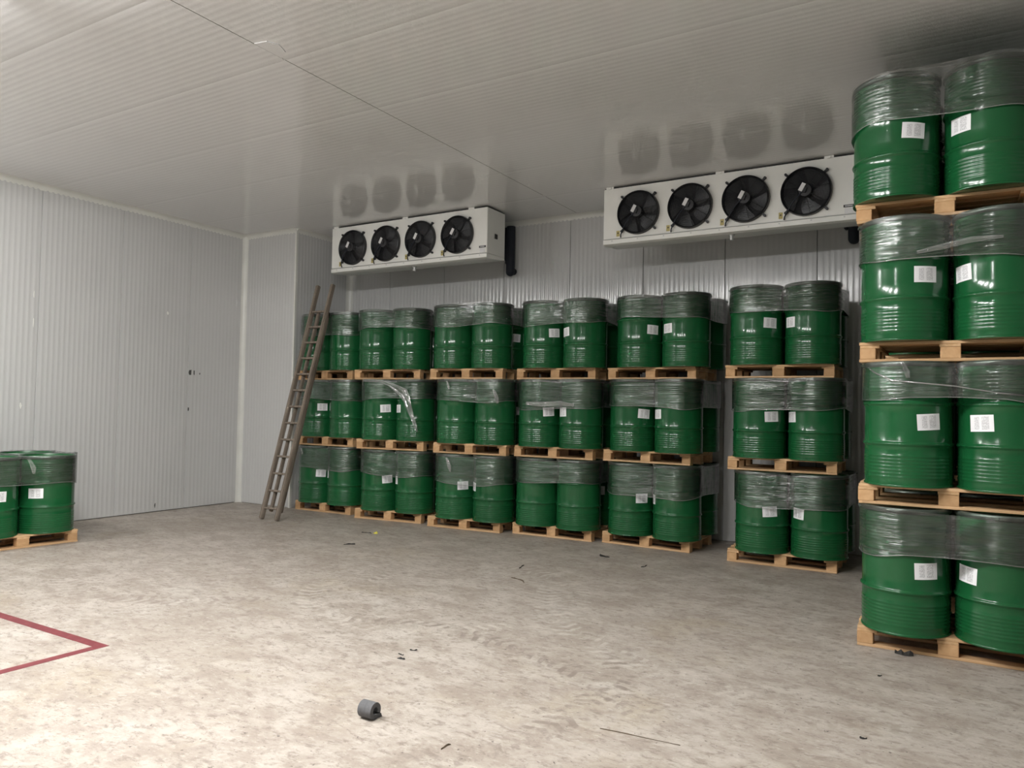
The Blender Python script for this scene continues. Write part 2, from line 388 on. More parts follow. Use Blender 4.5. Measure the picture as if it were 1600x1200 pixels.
me = MB().add([(XR - 0.03, YR - 0.006, 0.0), (XR + 0.007, YR - 0.006, 0.0), (XR + 0.007, YR + 0.03, 0.0), (XR - 0.03, YR - 0.006, ZC - 0.07), (XR + 0.007, YR - 0.006, ZC - 0.07), (XR + 0.007, YR + 0.03, ZC - 0.07)],
              [(0, 1, 4, 3), (1, 2, 5, 4), (2, 0, 3, 5), (3, 4, 5), (0, 2, 1)]).mesh('trim_7', 'trim_white')
st_tag(struct('trim_7', me), 'folded white edge strip on the outer corner of the bay', 'trim')
# scuffs on the left wall panels
def scuff(Y, Z, w_, h_, m, k=6):
    vs = []; rr = random.Random(int(Y * 1000))
    for i in range(8):
        a = 2 * PI * i / 8; q = 0.65 + 0.5 * rr.random(); vs.append((XL + 0.0045, Y + math.cos(a) * w_ * q, Z + math.sin(a) * h_ * q))
    vs2 = [(x - 0.004, y_, z_) for x, y_, z_ in vs]
    o = link('scuff_mark', me_from('scuff_mark', vs + vs2, [tuple(range(8))] + [(i, i + 8, (i + 1) % 8 + 8, (i + 1) % 8) for i in range(8)], m), wl)
scuff(7.582, 2.124, 0.028, 0.055, 'scuff_dark'); scuff(7.651, 2.128, 0.011, 0.04, 'scuff_dark'); scuff(7.568, 1.551, 0.013, 0.03, 'scuff_dark')
scuff(7.16, 3.014, 0.015, 0.028, 'scuff_light'); scuff(5.112, 1.573, 0.012, 0.05, 'scuff_light'); scuff(7.756, 2.112, 0.010, 0.018, 'scuff_dark')
scuff(5.223, 3.03, 0.006, 0.05, 'scuff_light'); scuff(5.229, 2.66, 0.006, 0.06, 'scuff_light'); scuff(7.05, 0.10, 0.008, 0.04, 'scuff_dark')

# ------------------------------------------------------------------ ceiling lamps (behind / above the photographer)
lamp_words = ['first of the row counted from the tall stack', 'second of the row counted from the tall stack', 'third of the row counted from the tall stack', 'fourth of the row counted from the tall stack', 'nearest the left wall', 'rear one behind the row']
hm = bevel_mesh(MB().box(-0.06, 0.06, -0.61, 0.61, -0.035, 0.0).mesh('housing', 'unit_white'), 0.008)
gm = MB().add([(-0.045, -0.59, -0.036), (-0.045, 0.59, -0.036), (-0.032, -0.59, -0.075), (-0.032, 0.59, -0.075), (0.032, -0.59, -0.075), (0.032, 0.59, -0.075), (0.045, -0.59, -0.036), (0.045, 0.59, -0.036)],
              [(0, 1, 3, 2), (2, 3, 5, 4), (4, 5, 7, 6), (0, 2, 4, 6), (1, 7, 5, 3)]).mesh('diffuser', 'lamp_glow')
cmh = MB().box(-0.05, 0.05, 0.59, 0.625, -0.08, 0.0).box(-0.05, 0.05, -0.625, -0.59, -0.08, 0.0).mesh('end_cap', 'unit_white')
for (lx, ly), lw_ in zip(LAMPS, lamp_words):
    r = empty('ceiling_lamp', (lx, ly, ZC - 0.004)); tag(r, 'white batten ceiling light, ' + lw_, 'lamp', 'ceiling lights')
    link('housing', hm, r); link('diffuser', gm, r); link('end_caps', cmh, r)

# ------------------------------------------------------------------ pallet
def bmesh_box(name, m, sx, sy, sz):
    return bevel_mesh(MB().box(-sx / 2, sx / 2, -sy / 2, sy / 2, 0, sz).mesh(name, m), 0.003)
W1, W2 = 0.138, 0.095
pm_wide = bmesh_box('deck_board', 'wood_board', PL, W1, 0.022); pm_nar = bmesh_box('deck_board', 'wood_board', PL, W2, 0.022)
pm_str = bmesh_box('stringer_board', 'wood_cross', 0.130, PD, 0.022)
pm_bot = bmesh_box('bottom_board', 'wood_board', PL, 0.10, 0.022)
pm_blk = bmesh_box('block', 'wood_block', 0.105, 0.10, 0.078); pm_blkm = bmesh_box('block', 'wood_block', 0.125, 0.10, 0.078)
def pallet(loc, rz, label, seed):
    rr = random.Random(seed)
    r = empty('wooden_pallet', loc, (0, 0, rz)); tag(r, label, 'pallet', 'wooden pallets under the drums')
    h = PD / 2
    jit = lambda s: rr.uniform(-s, s)
    for yy in (-h + 0.05, 0, h - 0.05):
        link('bottom_board', pm_bot, r, (jit(0.006), yy + jit(0.004), 0))
        for xx, mm in ((-PL / 2 + 0.0535, pm_blk), (0, pm_blkm), (PL / 2 - 0.0535, pm_blk)):
            link('block', mm, r, (xx + jit(0.004) * (xx == 0), yy + jit(0.002), 0.022), (0, 0, jit(0.03)))
    for xx in (-PL / 2 + 0.066, 0, PL / 2 - 0.066): link('stringer_board', pm_str, r, (xx, jit(0.003), 0.100))
    for yy, mm in ((-h + W1 / 2, pm_wide), (-h + 0.235, pm_nar), (0, pm_wide), (h - 0.235, pm_nar), (h - W1 / 2, pm_wide)):
        link('deck_board', mm, r, (jit(0.007), yy + jit(0.003), 0.122), (0, 0, jit(0.004)))
    return r

# ------------------------------------------------------------------ drum
prof = [(DR - 0.012, 0.0), (DR + 0.001, 0.0), (DR + 0.003, 0.006), (DR + 0.002, 0.013), (DR - 0.004, 0.017), (DR - 0.004, 0.03)]
def corr(z0, z1, n, amp):
    out = []
    for i in range(n):
        a = z0 + (z1 - z0) * i / n; s = (z1 - z0) / n
        out += [(DR - 0.004, a), (DR - 0.004 + amp * 0.7, a + s * 0.28), (DR - 0.004 + amp, a + s * 0.5), (DR - 0.004 + amp * 0.7, a + s * 0.72)]
    out.append((DR - 0.004, z1)); return out
def hoop(z):
    return [(DR - 0.004, z - 0.020), (DR - 0.001, z - 0.013), (DR + 0.006, z - 0.006), (DR + 0.008, z), (DR + 0.006, z + 0.006), (DR - 0.001, z + 0.013), (DR - 0.004, z + 0.020)]
prof += corr(0.055, 0.225, 7, 0.0035) + hoop(0.298) + [(DR - 0.004, 0.40), (DR - 0.004, 0.50)] + hoop(0.580) + corr(0.635, 0.800, 7, 0.0035)
prof += [(DR - 0.004, 0.835), (DR - 0.002, 0.846)]
drum_me = autosmooth(MB().lathe(prof, 56, cap0=True).mesh('drum_body', 'drum_green'), 0.9)
ring_me = autosmooth(MB().lathe([(DR - 0.003, 0.838), (DR + 0.005, 0.842), (DR + 0.009, 0.853), (DR + 0.008, 0.868), (DR + 0.001, DH), (DR - 0.008, DH - 0.001), (DR - 0.010, 0.866)], 56).mesh('closing_ring', 'ring_steel'), 0.9)
lid_me = autosmooth(MB().lathe([(DR - 0.006, 0.869), (DR - 0.012, 0.868), (DR - 0.016, 0.851), (DR - 0.045, 0.849), (DR - 0.055, 0.855), (0.12, 0.856), (0.11, 0.852), (0.03, 0.852)], 56, cap1=True).mesh('lid', 'lid_green'), 0.6)
lug_me = MB().box(DR + 0.006, DR + 0.020, -0.035, 0.035, 0.848, 0.864).mesh('ring_clamp', 'ring_steel')
label_cache = {}
def label_mesh(tilt):
    k = round(tilt, 2)
    if k in label_cache: return label_cache[k]
    wv, hv, n = 0.156, 0.112, 8; vs = []; uv = []; fs = []
    for j in range(2):
        for i in range(n + 1):
            u = (i / n - 0.5) * wv; v = (j - 0.5) * hv
            a = u * math.cos(k) - v * math.sin(k); b = u * math.sin(k) + v * math.cos(k)
            rr_ = DR - 0.0025; an = a / rr_
            vs.append((rr_ * math.cos(an), rr_ * math.sin(an), 0.455 + b)); uv.append((i / n, j))
    for i in range(n): fs.append((i, i + 1, n + 2 + i, n + 1 + i))
    me = me_from('paper_label', vs, fs, 'paper_label', True, uv); label_cache[k] = me; return me
def drum(x, y, z, label, lab=None, tilt=0.0, rz=0.0):
    """lab: angle (deg) of the paper label to the right of the direction towards the viewer's side"""
    r = empty('steel_drum', (x, y, z)); tag(r, label, 'drum', 'green steel drums')
    link('drum_body', drum_me, r, rot=(0, 0, rz)); link('lid', lid_me, r, rot=(0, 0, rz)); link('closing_ring', ring_me, r); link('ring_clamp', lug_me, r, rot=(0, 0, rz + 2.2))
    if lab is not None:
        az = math.atan2(-y, -x) + math.radians(lab)
        pl_ = link('paper_label', label_mesh(tilt), r, rot=(0, 0, az)); pl_['label'] = 'white printed paper label'
    return r

# ------------------------------------------------------------------ stretch film around four drums
def film_loop(R, half, n=26):
    pts = []
    for k, (cx, cy) in enumerate(((half, half), (-half, half), (-half, -half), (half, -half))):
        for i in range(n):
            a = PI / 2 * k + PI / 2 * i / (n - 1); pts.append((cx + R * math.cos(a), cy + R * math.sin(a), 0))
        nx = ((-half, half), (-half, -half), (half, -half), (half, half))[k]; a = PI / 2 * (k + 1)
        p0 = Vector((cx + R * math.cos(a), cy + R * math.sin(a), 0)); p1 = Vector((nx[0] + R * math.cos(a), nx[1] + R * math.sin(a), 0))
        for i in range(1, 12): q = p0.lerp(p1, i / 12); pts.append((q.x, q.y, math.sin(PI * i / 12)))
    return pts
def film_wrap(loc, rz, z0, z1, label, seed, tails=()):
    rr = random.Random(seed); r = empty('stretch_film', loc, (0, 0, rz)); tag(r, label, 'plastic film', 'clear film wrapped round the drum tops')
    R, half = DR + 0.0125, DS / 2; lp = film_loop(R, half); n = len(lp); rows = 12
    vs = []; uv = []; fs = []; per = 0.0
    ph = [rr.uniform(0, 6.28) for _ in range(6)]
    sag = [rr.uniform(0.0, 0.03) for _ in range(4)]
    cum = [0.0]
    for i in range(1, n): cum.append(cum[-1] + math.hypot(lp[i][0] - lp[i - 1][0], lp[i][1] - lp[i - 1][1]))
    for j in range(rows + 1):
        v = j / rows
        for i, (px, py, mid_) in enumerate(lp + [lp[0]]):
            s = cum[i] if i < n else cum[-1] + 0.02
            zz = z0 + (z1 - z0) * v
            a = 2 * PI * i / n
            low = 0.018 * math.sin(2 * a + ph[0]) + 0.010 * math.sin(5 * a + ph[1]); zz += low * (1 - v)
            zz += (0.006 * math.sin(3 * a + ph[2]) - 0.012 * mid_) * v
            d = Vector((px, py, 0)).normalized(); q = 0.004 * mid_ * math.sin(v * 19 + ph[3]) + 0.002 * math.sin(a * 40 + v * 9)*mid_ - 0.010 * mid_ * (0.4 + 0.6 * v)
            q += 0.003 * (1 + math.sin(9 * a + ph[4])) * (1 - mid_) * 0.3
            vs.append((px + d.x * q, py + d.y * q, zz)); uv.append((s + seed * 1.37, zz))
    m1 = n + 1
    for j in range(rows):
        for i in range(n): fs.append((j * m1 + i, j * m1 + i + 1, (j + 1) * m1 + i + 1, (j + 1) * m1 + i))
    link('film_band', me_from('film_band', vs, fs, 'stretch_film', True, uv), r)
    # bunched lower edge
    ed = [vs[i] for i in range(n)]
    link('film_edge', me_from('film_edge', *_t(ed, 0.0035)), r)
    for tl in tails:
        link('film_tail', tl, r)
    return r
def _t(pts, rad):
    m = MB().tube(pts, rad, 5, True); return (m.v, m.f, 'film_bunched', True)
def ribbon(path, widths, m='film_bunched', up=(0, 0, 1), seed=0, cross=5, fold=0.012):
    """crumpled strip of film: path points, half-widths"""
    rr = random.Random(seed); vs = []; uv = []; fs = []; P = [Vector(p) for p in path]; n = len(P); L = 0
    for i, p in enumerate(P):
        d = (P[min(i + 1, n - 1)] - P[max(i - 1, 0)]).normalized(); nn = Vector((0, -1, 0)); e1 = d.cross(nn).normalized()
        for k in range(cross):
            u = k / (cross - 1) * 2 - 1
            q = p + e1 * widths[i] * u + nn * (fold * (rr.random() + (k % 2) * 0.8))
            vs.append(q); uv.append((u * 0.3, L * 0.2))
        L += 0.05
    for i in range(n - 1):
        for k in range(cross - 1): fs.append((i * cross + k, i * cross + k + 1, (i + 1) * cross + k + 1, (i + 1) * cross + k))
    return me_from('film_tail', vs, fs, m, True, uv)

# ------------------------------------------------------------------ the stacks
# name, front-left pallet corner per tier (x), front y, yaw deg, drum overhang past the pallet front, phrase
STACKS = [
    ('P1', (-9.07, -9.052, -9.08), 8.55, 1.5, 0.15, 'stack behind the ladder'),
    ('P2', (-7.71, -7.703, -7.788), 8.43, 6.5, 0.13, 'second stack from the ladder'),
    ('P3', (-6.40, -6.33, -6.406), 8.47, 4.0, 0.13, 'third stack from the ladder'),
    ('P4', (-5.142, -5.131, -5.121), 8.67, 1.2, 0.17, 'fourth stack from the ladder'),
    ('P5', (-3.892, -3.889, -3.846), 8.77, -2.5, 0.18, 'fifth stack from the ladder'),
    ('P6', (-2.27, -2.276, -2.306), 8.54, 0.2, 0.15, 'short stack nearest the tall stack'),
    ('RS', (-0.663, -0.66, -0.65, -0.681), 6.03, 0.5, 0.155, 'tall stack at the right'),
    # unseen stacks added behind and right of the tall one to darken that corner
    ('H1', (-0.62, -0.62, -0.62, -0.62), 7.40, 0.0, 0.14, 'added stack directly behind the tall stack'),
    ('H2', (-0.60, -0.60, -0.60, -0.60), 8.72, 0.0, 0.16, 'added back wall stack behind tall stack'),
    ('H3', (0.72, 0.72, 0.72, 0.72), 6.03, 0.0, 0.15, 'added stack right of the tall stack'),
]
TIERW = {3: ['bottom', 'middle', 'top'], 4: ['bottom', 'second', 'third', 'topmost']}
# sideways shift of the four drums on their pallet
SHIFT = {'P1': (0.05, 0.04, 0.05), 'P2': (0.065, 0.05, 0.03), 'P3': (0.09, 0.02, 0.02), 'P4': (0.035, 0.05, 0.07), 'P5': (0.07, 0.08, 0.11), 'P6': (0.075, 0.045, 0.035), 'RS': (0.03, 0.04, 0.005, -0.02)}
# paper labels: (front-left angle, front-right angle, back-right angle)
LAB = {('P1', 0): (10, -86, None), ('P1', 1): (8, None, None), ('P1', 2): (None, None, None),
       ('P2', 0): (19, -78, None), ('P2', 1): (11, -68, None), ('P2', 2): (None, None, None),
       ('P3', 0): (18, -76, None), ('P3', 1): (None, None, 10), ('P3', 2): (None, None, 10),
       ('P4', 0): (None, None, 5), ('P4', 1): (22, -58, None), ('P4', 2): (27, -62, None),
       ('P5', 0): (26, -80, None), ('P5', 1): (27, -62, None), ('P5', 2): (32, -52, None),
       ('P6', 0): (16, -48, None), ('P6', 1): (26, -62, None), ('P6', 2): (30, -55, None),
       ('RS', 0): (27, -47, None), ('RS', 1): (27, -29, None), ('RS', 2): (28, -52, None), ('RS', 3): (23, -40, None)}
ZLOW = {('RS', 0): 0.55, ('RS', 1): 0.60, ('RS', 2): 0.56, ('RS', 3): 0.52, ('P4', 1): 0.50, ('P5', 0): 0.50, ('P5', 1): 0.54, ('P6', 0): 0.52, ('P3', 0): 0.50}
def load(cx, cy, z, rz, over, phrase, tw, labs, seed, zlow, top, tails=(), shx=0.0):
    """four drums, their pallet and the film; (cx, cy) pallet centre, local -Y is the front"""
    c_, s_ = math.cos(rz), math.sin(rz)
    where = f', {tw} pallet of the {phrase}' if tw else f' on the {phrase}'
    pallet((cx, cy, z), rz, f'{tw} wooden pallet of the {phrase}' if tw else f'wooden pallet of the {phrase}', seed)
    dy = -PD / 2 - over + DR + 0.008 + DS / 2         # centre of the drum group in local y
    rr = random.Random(seed + 99)
    for (sx, sy, nm, lab) in ((-1, -1, 'front left', labs[0]), (1, -1, 'front right', labs[1]), (-1, 1, 'rear left', None), (1, 1, 'rear right', labs[2])):
        lx, ly = sx * DS / 2 + shx, dy + sy * DS / 2
        drum(cx + lx * c_ - ly * s_, cy + lx * s_ + ly * c_, z + PH, f'{nm} green steel drum{where}', lab, rr.uniform(-0.07, 0.07), rr.uniform(0, 6.28))
    fx, fy = cx + shx * c_ - dy * s_, cy + shx * s_ + dy * c_
    film_wrap((fx, fy, z + PH), rz, zlow, DH + (0.012 if top else -0.003), f'clear film round drum tops{where}', seed, tails)
    return fx, fy
fr_y = -(DS / 2 + DR + 0.016)   # local y of the film front
def P_tail():   # loose flap hanging across the right drum
    a = [(-0.42, fr_y - 0.004, 0.86), (-0.30, fr_y - 0.006, 0.855), (-0.12, fr_y - 0.006, 0.845), (0.04, fr_y - 0.008, 0.80), (0.16, fr_y - 0.012, 0.74), (0.27, fr_y - 0.014, 0.68), (0.33, fr_y - 0.012, 0.58), (0.37, fr_y - 0.010, 0.46), (0.42, fr_y - 0.006, 0.34), (0.47, fr_y - 0.004, 0.22), (0.50, fr_y - 0.002, 0.14)]
    return ribbon(a, [0.015, 0.02, 0.02, 0.03, 0.05, 0.075, 0.06, 0.045, 0.035, 0.03, 0.012], seed=5)
def loop_tail(x, z, s=1.0):
    a = [(x, fr_y - 0.004, z), (x + 0.03 * s, fr_y - 0.012, z - 0.05 * s), (x + 0.06 * s, fr_y - 0.016, z - 0.12 * s), (x + 0.07 * s, fr_y - 0.010, z - 0.19 * s)]
    return ribbon(a, [0.01, 0.022 * s, 0.03 * s, 0.012], seed=int(100 * z + 10 * x))
def strand(pts, rad=0.005):
    return me_from('film_tail', *_o(pts, rad))
def _o(pts, rad):
    m = MB().tube(pts, rad, 5); return (m.v, m.f, 'film_bunched', True)
TAILS = {('P2', 1): [P_tail()], ('P3', 0): [loop_tail(-0.28, 0.83)], ('P3', 1): [loop_tail(-0.30, 0.85, 0.6), loop_tail(0.42, 0.74, 1.0)],
         ('P1', 0): [loop_tail(-0.35, 0.84, 0.5)],
         ('RS', 2): [ribbon([(-0.2, fr_y + 0.0, 0.60), (-0.05, fr_y - 0.002, 0.625), (0.12, fr_y - 0.002, 0.655), (0.3, fr_y - 0.002, 0.66)], [0.012, 0.02, 0.02, 0.01], seed=3)],
         ('RS', 1): [strand([(-DS / 2 - 0.27, fr_y + 0.20, 0.86), (-DS / 2 - 0.20, fr_y + 0.08, 0.80), (-DS / 2 - 0.08, fr_y + 0.0, 0.74), (0.0, fr_y - 0.006, 0.70), (0.25, fr_y - 0.006, 0.655), (0.5, fr_y + 0.05, 0.63)], 0.006), loop_tail(-0.32, 0.87, 0.6)],
         ('P4', 1): [ribbon([(-0.34, fr_y - 0.001, 0.56), (-0.1, fr_y - 0.002, 0.55), (0.15, fr_y - 0.002, 0.565), (0.34, fr_y - 0.001, 0.54)], [0.02, 0.035, 0.03, 0.02], seed=8)]}
sd = 0
for nm, xs, fy, ang, over, phrase in STACKS:
    rz = math.radians(ang); n = len(xs); rj = random.Random(nm)
    for k, xl in enumerate(xs):
        sd += 1
        aa = rz + (math.radians(rj.uniform(-0.8, 0.8)) if k else 0)
        lx, ly = PL / 2, PD / 2
        cx = xl + lx * math.cos(aa) - ly * math.sin(aa); cy = fy + lx * math.sin(aa) + ly * math.cos(aa) + (rj.uniform(-0.01, 0.01) if k else 0)
        load(cx, cy, TIER * k, aa, over, phrase, TIERW[n][k], LAB.get((nm, k), (None, None, None)), sd, ZLOW.get((nm, k), rj.uniform(0.53, 0.60)), k == n - 1, TAILS.get((nm, k), ()), SHIFT.get(nm, (0, 0, 0, 0))[k])
# lone pallet by the left wall: its long side faces the room (+X)
ang = math.radians(84.3)
ux, uy = math.cos(ang), math.sin(ang); nx_, ny_ = math.sin(ang), -math.cos(ang)
cx, cy = -8.94 - ux * PL / 2 - nx_ * PD / 2, 5.058 - uy * PL / 2 - ny_ * PD / 2
load(cx, cy, 0, ang, 0.10, 'lone pallet by the left wall', None, (20, -22, None), 70, 0.56, True, [loop_tail(-0.03, 0.86, 0.9)])

# ------------------------------------------------------------------ evaporators (fan coil units under the ceiling)
UY = 8.776; UD = 0.47; UT = 4.462; UB = 3.757
fanR = 0.272
def arc(r, z, n=48): return [(r * math.cos(2 * PI * i / n), r * math.sin(2 * PI * i / n), z) for i in range(n)]
# fan built facing local +Z, later turned to face -Y
ring_m = autosmooth(MB().lathe([(fanR - 0.02, 0.002), (fanR, 0.0), (fanR + 0.001, 0.02), (fanR - 0.004, 0.050), (fanR - 0.012, 0.056), (fanR - 0.018, 0.050), (fanR - 0.02, 0.004)], 48).mesh('fan_ring', 'fan_black'), 0.6)
void_m = MB().lathe([(fanR - 0.019, 0.004), (0.02, 0.004)], 40, cap1=True).mesh('fan_shade_disc', 'fan_recess_shade')  # flat near-black disc, paints the shade inside the fan recess
gb = MB()
for i in range(15):
    rr_ = 0.075 + i * (fanR - 0.085) / 14; zc = 0.056 + 0.030 * (1 - (rr_ / fanR) ** 2)
    gb.tube(arc(rr_, zc, 40), 0.0022, 4, True)
for k in range(8):
    a = 2 * PI * k / 8 + 0.2
    gb.tube([(rr_ * math.cos(a), rr_ * math.sin(a), 0.054 + 0.030 * (1 - (rr_ / fanR) ** 2)) for rr_ in (0.07, 0.13, 0.19, fanR - 0.008)], 0.003, 4)
guard_m = gb.mesh('guard_grille', 'fan_black')
bb = MB(); N = 6
vs = []; fs = []
for i in range(N + 1):
    v = i / N; rr_ = 0.06 + v * (fanR - 0.085); half = 0.32 + 0.16 * math.sin(v * PI * 0.8)
    for j in range(6):
        u = j / 5 * 2 - 1; a = u * half + 0.35 * v
        vs.append((rr_ * math.cos(a), rr_ * math.sin(a), 0.024 + 0.014 * u - 0.004 * u * u))
for i in range(N):
    for j in range(5): fs.append((i * 6 + j, i * 6 + j + 1, (i + 1) * 6 + j + 1, (i + 1) * 6 + j))
blade_m = me_from('fan_blade', vs, fs, 'fan_blade', True)
motor_m = autosmooth(MB().lathe([(0.075, 0.02), (0.075, 0.072), (0.066, 0.086), (0.03, 0.090)], 28, cap1=True).mesh('motor', 'motor_black'), 0.6)
tbox_m = bevel_mesh(MB().box(-0.052, 0.018, -0.03, 0.03, 0.085, 0.108).mesh('terminal_box', 'motor_black'), 0.004)
tlab_m = MB().box(-0.022, 0.022, -0.046, 0.046, 0.108, 0.1095).mesh('motor_label', 'print_white')
lugb = MB(); 
lugb.box(fanR - 0.012, fanR + 0.03, -0.012, 0.012, 0.006, 0.03); lugb.lathe([(0.014, 0.0), (0.016, 0.012), (0.014, 0.036)], 10, cap1=True)
k0 = len(lugb.v) - 30
lugb.v[k0:] = [(x + fanR + 0.034, y_, z_) for x, y_, z_ in lugb.v[k0:]]
lug_m = lugb.mesh('mounting_lug', 'fan_black')
cable_m = MB().tube([(-0.03, -0.02, 0.09), (-0.09, -0.075, 0.092), (-0.13, -0.125, 0.085), (-0.19, -0.21, 0.06), (-0.225, -0.262, 0.03), (-0.235, -0.285, 0.004)], 0.0075, 6).mesh('power_cable', 'rubber_dark')
stk_m = MB().box(-0.022, 0.022, -0.036, 0.036, 0.0, 0.002).mesh('warning_sticker', 'warning_yellow')
stk2_m = MB().box(-0.008, 0.008, -0.008, 0.008, 0.0, 0.003).mesh('warning_symbol', 'plate_black')
def evaporator(x0, x1, fans, label, spin, seed):
    r = empty('evaporator_unit', (x0, UY, UB)); tag(r, label, 'cooling unit', 'ceiling evaporators')
    W, Hh = x1 - x0, UT - UB
    # casing with a front drip-tray fold
    cs = bevel_mesh(MB().box(0, W, 0, UD, 0.062, Hh).mesh('casing', 'unit_white'), 0.006, 2); link('casing', cs, r)
    tray = MB().add([(0, -0.004, 0.055), (W, -0.004, 0.055), (W, -0.004, 0.0), (0, -0.004, 0.0), (0, UD, 0.06), (W, UD, 0.06), (W, UD, 0.03), (0, UD, 0.03), (0, 0.05, -0.012), (W, 0.05, -0.012)],
                    [(0, 3, 2, 1), (3, 8, 9, 2), (8, 7, 6, 9), (4, 5, 6, 7), (0, 1, 5, 4), (0, 4, 7, 8, 3), (1, 2, 9, 6, 5)]).mesh('drip_tray', 'unit_white')
    link('drip_tray', tray, r)
    link('tray_seam', MB().box(0.01, W - 0.01, -0.0065, 0.0, 0.060, 0.064).mesh('tray_seam', 'unit_galv'), r)
    scr = MB()
    for i in range(9): scr.box(0.12 + i * (W - 0.24) / 8 - 0.007, 0.12 + i * (W - 0.24) / 8 + 0.007, -0.008, 0.0, 0.030, 0.044)
    link('tray_screws', scr.mesh('tray_screws', 'unit_galv'), r)
    link('drain_spigot', MB().lathe([(0.022, -0.075), (0.022, -0.02), (0.034, -0.02), (0.034, 0.02)], 14, cap0=True).mesh('drain_spigot', 'unit_galv'), r, (W * 0.54, 0.11, 0))
    link('top_gap_shade', MB().box(0.01, W - 0.01, 0.012, UD - 0.01, Hh, Hh + 0.012).mesh('top_gap_shade', 'plate_black'), r)  # black strip painting the shadow line between casing and ceiling
    for fx in (0.08, W / 2 + 0.0, W - 0.28):
        hb_ = MB().box(-0.05, 0.05, 0.004, 0.03, Hh, ZC - UB - 0.002).box(-0.018, 0.018, -0.006, 0.004, Hh - 0.004, Hh + 0.02).mesh('hanging_bracket', 'unit_white'); link('hanging_bracket', hb_, r, (fx, 0, 0))
    link('brand_plate', MB().box(-0.055, 0.055, -0.004, 0, -0.014, 0.014).mesh('brand_plate', 'plate_black'), r, (W - 0.075, 0, 0.152))
    pt = MB()
    for i in range(7): pt.box(-0.038 + i * 0.011, -0.030 + i * 0.011, -0.0052, -0.0038, -0.005, 0.006)
    link('plate_print', pt.mesh('plate_print', 'print_white'), r, (W - 0.075, 0, 0.152))
    link('rating_label', MB().box(-0.045, 0.045, -0.002, 0, -0.03, 0.03).mesh('rating_label', 'print_white'), r, (W - 0.075, 0, 0.10))
    link('side_grommet', bevel_mesh(MB().box(0, 0.012, -0.035, 0.035, -0.035, 0.035).mesh('side_grommet', 'plate_black'), 0.005), r, (W, UD * 0.48, 0.33))
    for i, fx in enumerate(fans):
        f = link('fan_ring', ring_m, r, (fx - x0, 0.0, 4.116 - UB), (PI / 2, 0, 0))
        link('fan_shade_disc', void_m, f); link('guard_grille', guard_m, f); link('motor', motor_m, f); link('power_cable', cable_m, f)
        link('terminal_box', tbox_m, f, rot=(0, 0, -0.35)); link('motor_label', tlab_m, f, (-0.028, 0.032, 0), rot=(0, 0, -0.5))
        for k in range(5): link('fan_blade', blade_m, f, rot=(0, 0, spin + i * 0.23 + 2 * PI * k / 5))
        for k in range(4): link('mounting_lug', lug_m, f, rot=(0, 0, PI / 4 + PI / 2 * k))
        s = link('warning_sticker', stk_m, f, (-0.272, -0.235, 0.0005)); link('warning_symbol', stk2_m, f, (-0.272, -0.229, 0.001))
    return r
evaporator(-8.645, -5.70, (-8.183, -7.517, -6.858, -6.198), 'white four-fan cooling unit under the ceiling above the ladder', 0.6, 1)
evaporator(-3.936, -0.985, (-3.464, -2.81, -2.155, -1.496), 'white four-fan cooling unit under the ceiling beside the tall stack', 0.2, 2)
def pipes(x, zb, label):
    y0 = YB - 0.115
    r = empty('insulated_pipe', (x, y0, 0)); tag(r, label, 'pipe', 'black insulated pipes')
    pr = 0.066; zs = zb + pr
    pts = [(0, 0, ZC - 0.09), (0, 0, 4.1), (0, 0, zs)] + [(0, 0, zs - pr * math.sin(i * PI / 12)) for i in (1, 2, 3, 4, 5, 5.8)]
    rad = [pr, pr, pr] + [pr * math.cos(i * PI / 12) for i in (1, 2, 3, 4, 5, 5.8)]
    link('insulation', autosmooth(MB().tube(pts, rad, 18).mesh('insulation', 'rubber_dark'), 0.9), r)
    link('wall_stub', MB().tube([(0, 0.02, zs + 0.02), (0, YB - y0 - 0.006, zs + 0.02)], 0.05, 14).mesh('wall_stub', 'rubber_dark'), r)
    link('small_line', autosmooth(MB().tube([(-0.096, 0.03, ZC - 0.09), (-0.096, 0.03, zb + 0.26), (-0.096, 0.035, zb + 0.23), (-0.096, 0.05, zb + 0.22), (-0.096, YB - y0 - 0.006, zb + 0.22)], 0.024, 12).mesh('small_line', 'rubber_dark'), 0.9), r)
pipes(-5.875, 3.645, 'black insulated pipe beside the cooling unit above the ladder')
pipes(-1.115, 3.68, 'black insulated pipe at the end of the cooling unit beside tall stack')

# ------------------------------------------------------------------ ladder leaning on the first stack
lr = empty('wooden_ladder', (-8.46, 7.49, 0)); tag(lr, 'old grey-brown wooden ladder leaning against the drums at the corner', 'ladder')
top = Vector((-0.02, 0.985, 3.49)); Ln = top.length; tilt = math.atan2(top.y, top.z)
def lad(name, me, loc, parent=lr): return link(name, me, parent, loc, (-tilt, 0, 0))
rail_m = bevel_mesh(MB().box(-0.029, 0.029, -0.034, 0.034, 0, Ln).mesh('rail', 'ladder_wood'), 0.010, 2)
sh_m = bevel_mesh(MB().box(-0.020, 0.020, -0.028, 0.028, 0, Ln - 0.55).mesh('rail', 'ladder_wood'), 0.008, 2)
rung_m = bevel_mesh(MB().box(-0.15, 0.15, -0.020, 0.020, -0.014, 0.014).mesh('rung', 'ladder_wood'), 0.005)
fw = Vector((0, math.sin(tilt), math.cos(tilt))); bk = Vector((0, math.cos(tilt), -math.sin(tilt)))
base = Vector((0, 0, 0.012))
for sx in (-1, 1):
    lad('rail', rail_m, base + Vector((sx * 0.155, 0, 0)))
for sx in (-1, 1):
    lad('rail', sh_m, base + Vector((sx * 0.100 + 0.03, 0, 0)) + bk * 0.064 + fw * 0.12)
for i in range(13):
    lad('rung', rung_m, base + fw * (0.16 + i * 0.252))

